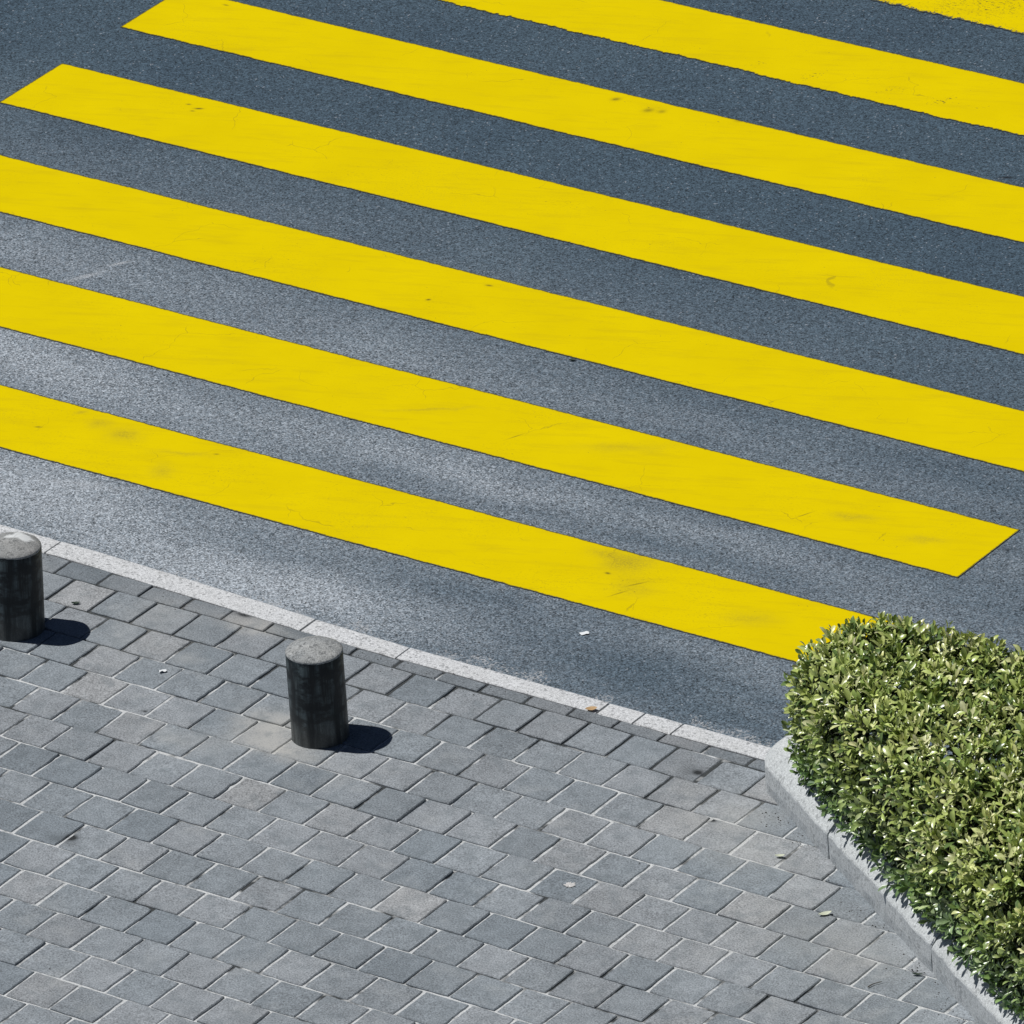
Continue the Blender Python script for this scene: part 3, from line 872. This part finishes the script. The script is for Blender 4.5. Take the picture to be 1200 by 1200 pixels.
PT = PZ + 0.0015
litter('paper_scrap', 'paper scrap', 'tiny white paper scrap lying on the dark asphalt below the nearest yellow stripe', -0.883, -0.26, 0.002, M_PAPER, scrap_mesh(0.045, 0.03, 1), 0.9)
litter('paper_scrap', 'paper scrap', 'tiny white paper scrap on the paving between the two bollards', -2.483, -1.808, PT, M_PAPER, scrap_mesh(0.036, 0.024, 2), 0.8)
litter('fallen_leaf', 'fallen leaf', 'dry tan leaf lying on the inner edge of the pale kerb', -0.274, -1.085, PZ + 0.004, M_DRYLEAF, leaf_mesh(0.062, 0.042, 0.006, 3), 0.75)
litter('fallen_leaf', 'fallen leaf', 'small whitish leaf on the paving beside the planter nose', 1.418, -1.902, PT, M_PALELEAF, leaf_mesh(0.050, 0.024, 0.006, 4), 0.55)
litter('fallen_leaf', 'fallen leaf', 'long pale green leaf on the paving left of the planter side', 1.933, -2.282, PT, M_PALELEAF, leaf_mesh(0.070, 0.034, 0.008, 5), 0.95)
litter('fallen_leaf', 'fallen leaf', 'dark green leaf on the asphalt between the second and third stripes from the kerb', -2.749, 2.369, 0.002, M_DARKLEAF, leaf_mesh(0.042, 0.02, 0.004, 6), 0.5)
litter('fallen_leaf', 'fallen leaf', 'dark curled leaf on the paving beside the bollard at the left edge', -3.341, -1.421, PT, M_DARKLEAF, leaf_mesh(0.050, 0.024, 0.008, 7), 0.6)
litter('fallen_leaf', 'fallen leaf', 'dark shrivelled leaf at the foot of the planter by the lower right corner', 2.651, -2.564, PT, M_DARKLEAF, leaf_mesh(0.055, 0.018, 0.008, 8), 0.35)

def twig(label, x, y, rz, L):
    v = []; f = []; k = 6; n = 7
    for i in range(n + 1):
        u = i / n; r_ = 0.0032 * (1 - 0.5 * u)
        for j in range(k):
            a = 2 * math.pi * j / k
            v.append(((u - .5) * L, 0.006 * math.sin(u * 4) + r_ * math.cos(a), 0.0035 + r_ * math.sin(a) + 0.003 * u))
    for i in range(n):
        for j in range(k): f.append((i * k + j, i * k + (j + 1) % k, (i + 1) * k + (j + 1) % k, (i + 1) * k + j))
    f += [tuple(reversed(range(k))), tuple(range(n * k, n * k + k))]
    litter('twig', 'twig', label, x, y, PT, M_BARK, (v, f), rz)
twig('short dark twig on the paving below the planter side', 2.52, -2.745, 1.2, 0.08)

def gum():
    v, f = lathe([(0.024, 0.0), (0.022, 0.0014), (0.014, 0.0022)], 28, 0.018, 2)
    litter('gum_spot', 'chewing gum', 'flattened whitish blob of gum stuck on a paving block in the lower middle', 0.655, -2.644, PZ, M_GUM, (v, f), 0)
gum()

def grit():
    # crumbs of leaf, bark and stone swept against the planter and the kerb
    v = []; f = []; r = random.Random(5)
    def crumb(x, y, z, s):
        b = len(v); k = r.choice((4, 5, 6)); a0 = r.random() * 6.28; e = r.uniform(0.4, 1.0)
        for i in range(k):
            a = a0 + 2 * math.pi * i / k
            rr = s * r.uniform(0.7, 1.2)
            v.append((x + rr * math.cos(a), y + rr * e * math.sin(a), z))
        v.append((x, y, z + s * r.uniform(0.35, 0.8)))
        for i in range(k): f.append((b + i, b + (i + 1) % k, b + k))
    for _ in range(260):
        t = r.uniform(0.0, 3.2); d = abs(r.gauss(0, 0.07)) + 0.012
        p = A0 + AD * (t - 0.15) - AN * d
        crumb(p.x, p.y, PZ - 0.001, r.uniform(0.002, 0.006))
    for _ in range(240):
        x = r.uniform(-6, 0.7); y = kerb_in(x) - abs(r.gauss(0, 0.10))
        crumb(x, y, PZ - 0.001, r.uniform(0.0015, 0.005))
    for _ in range(260):
        crumb(r.uniform(-6, 3), r.uniform(-5.5, -1.2), PZ - 0.001, r.uniform(0.001, 0.0042))
    for _ in range(120):
        x = r.uniform(-6, 0.5); crumb(x, kerb_out(x) + 0.19 + abs(r.gauss(0, 0.14)), 0.0, r.uniform(0.002, 0.006))
    tag(mesh_obj('grit', v, f, M_SOIL), 'dark crumbs of leaf and grit scattered over the paving', 'grit', None, 'stuff')
grit()

# ------------------------------------------------------------------ camera
cd = bpy.data.cameras.new('camera')
cam = bpy.data.objects.new('camera', cd); COL.objects.link(cam)
cd.sensor_width = 36.0; cd.sensor_fit = 'HORIZONTAL'
cd.lens = 11333.28 / 1200 * 36.0
fw = Vector((-0.5258841, 0.71688078, -0.45774213)); rt = Vector((0.82214091, 0.56637037, -0.05752323)); up = Vector((-0.21801429, 0.40657908, 0.88722219))
cam.matrix_world = Matrix(((rt.x, up.x, -fw.x, 25.31628), (rt.y, up.y, -fw.y, -36.546184), (rt.z, up.z, -fw.z, 23.786985), (0, 0, 0, 1)))
cd.clip_start = 1.0; cd.clip_end = 5000
SC.camera = cam

# ------------------------------------------------------------------ light
sd = bpy.data.lights.new('sun', 'SUN'); sun = bpy.data.objects.new('sun', sd); COL.objects.link(sun)
sd.energy = 5.0; sd.angle = math.radians(0.53); sd.color = (1.0, 0.98, 0.95)
sun.rotation_euler = SUN_DIR.to_track_quat('Z', 'Y').to_euler()
sun.location = SUN_DIR * 40
W = bpy.data.worlds.new('World'); SC.world = W; W.use_nodes = True
t = W.node_tree; t.nodes.clear()
sk = t.nodes.new('ShaderNodeTexSky'); sk.sky_type = 'NISHITA'; sk.sun_disc = False; sk.air_density = 0.45; sk.dust_density = 0.3; sk.ozone_density = 2.0
sk.sun_elevation = math.asin(SUN_DIR.z); sk.sun_rotation = math.atan2(SUN_DIR.x, SUN_DIR.y)
bg = t.nodes.new('ShaderNodeBackground'); bg.inputs[1].default_value = 0.05
ow = t.nodes.new('ShaderNodeOutputWorld')
t.links.new(sk.outputs[0], bg.inputs[0]); t.links.new(bg.outputs[0], ow.inputs[0])
SC.view_settings.view_transform = 'Standard'; SC.view_settings.look = 'None'
SC.view_settings.gamma = 1.0; SC.view_settings.use_curve_mapping = False
SC.view_settings.exposure = -0.40
SC.cycles.max_bounces = 6
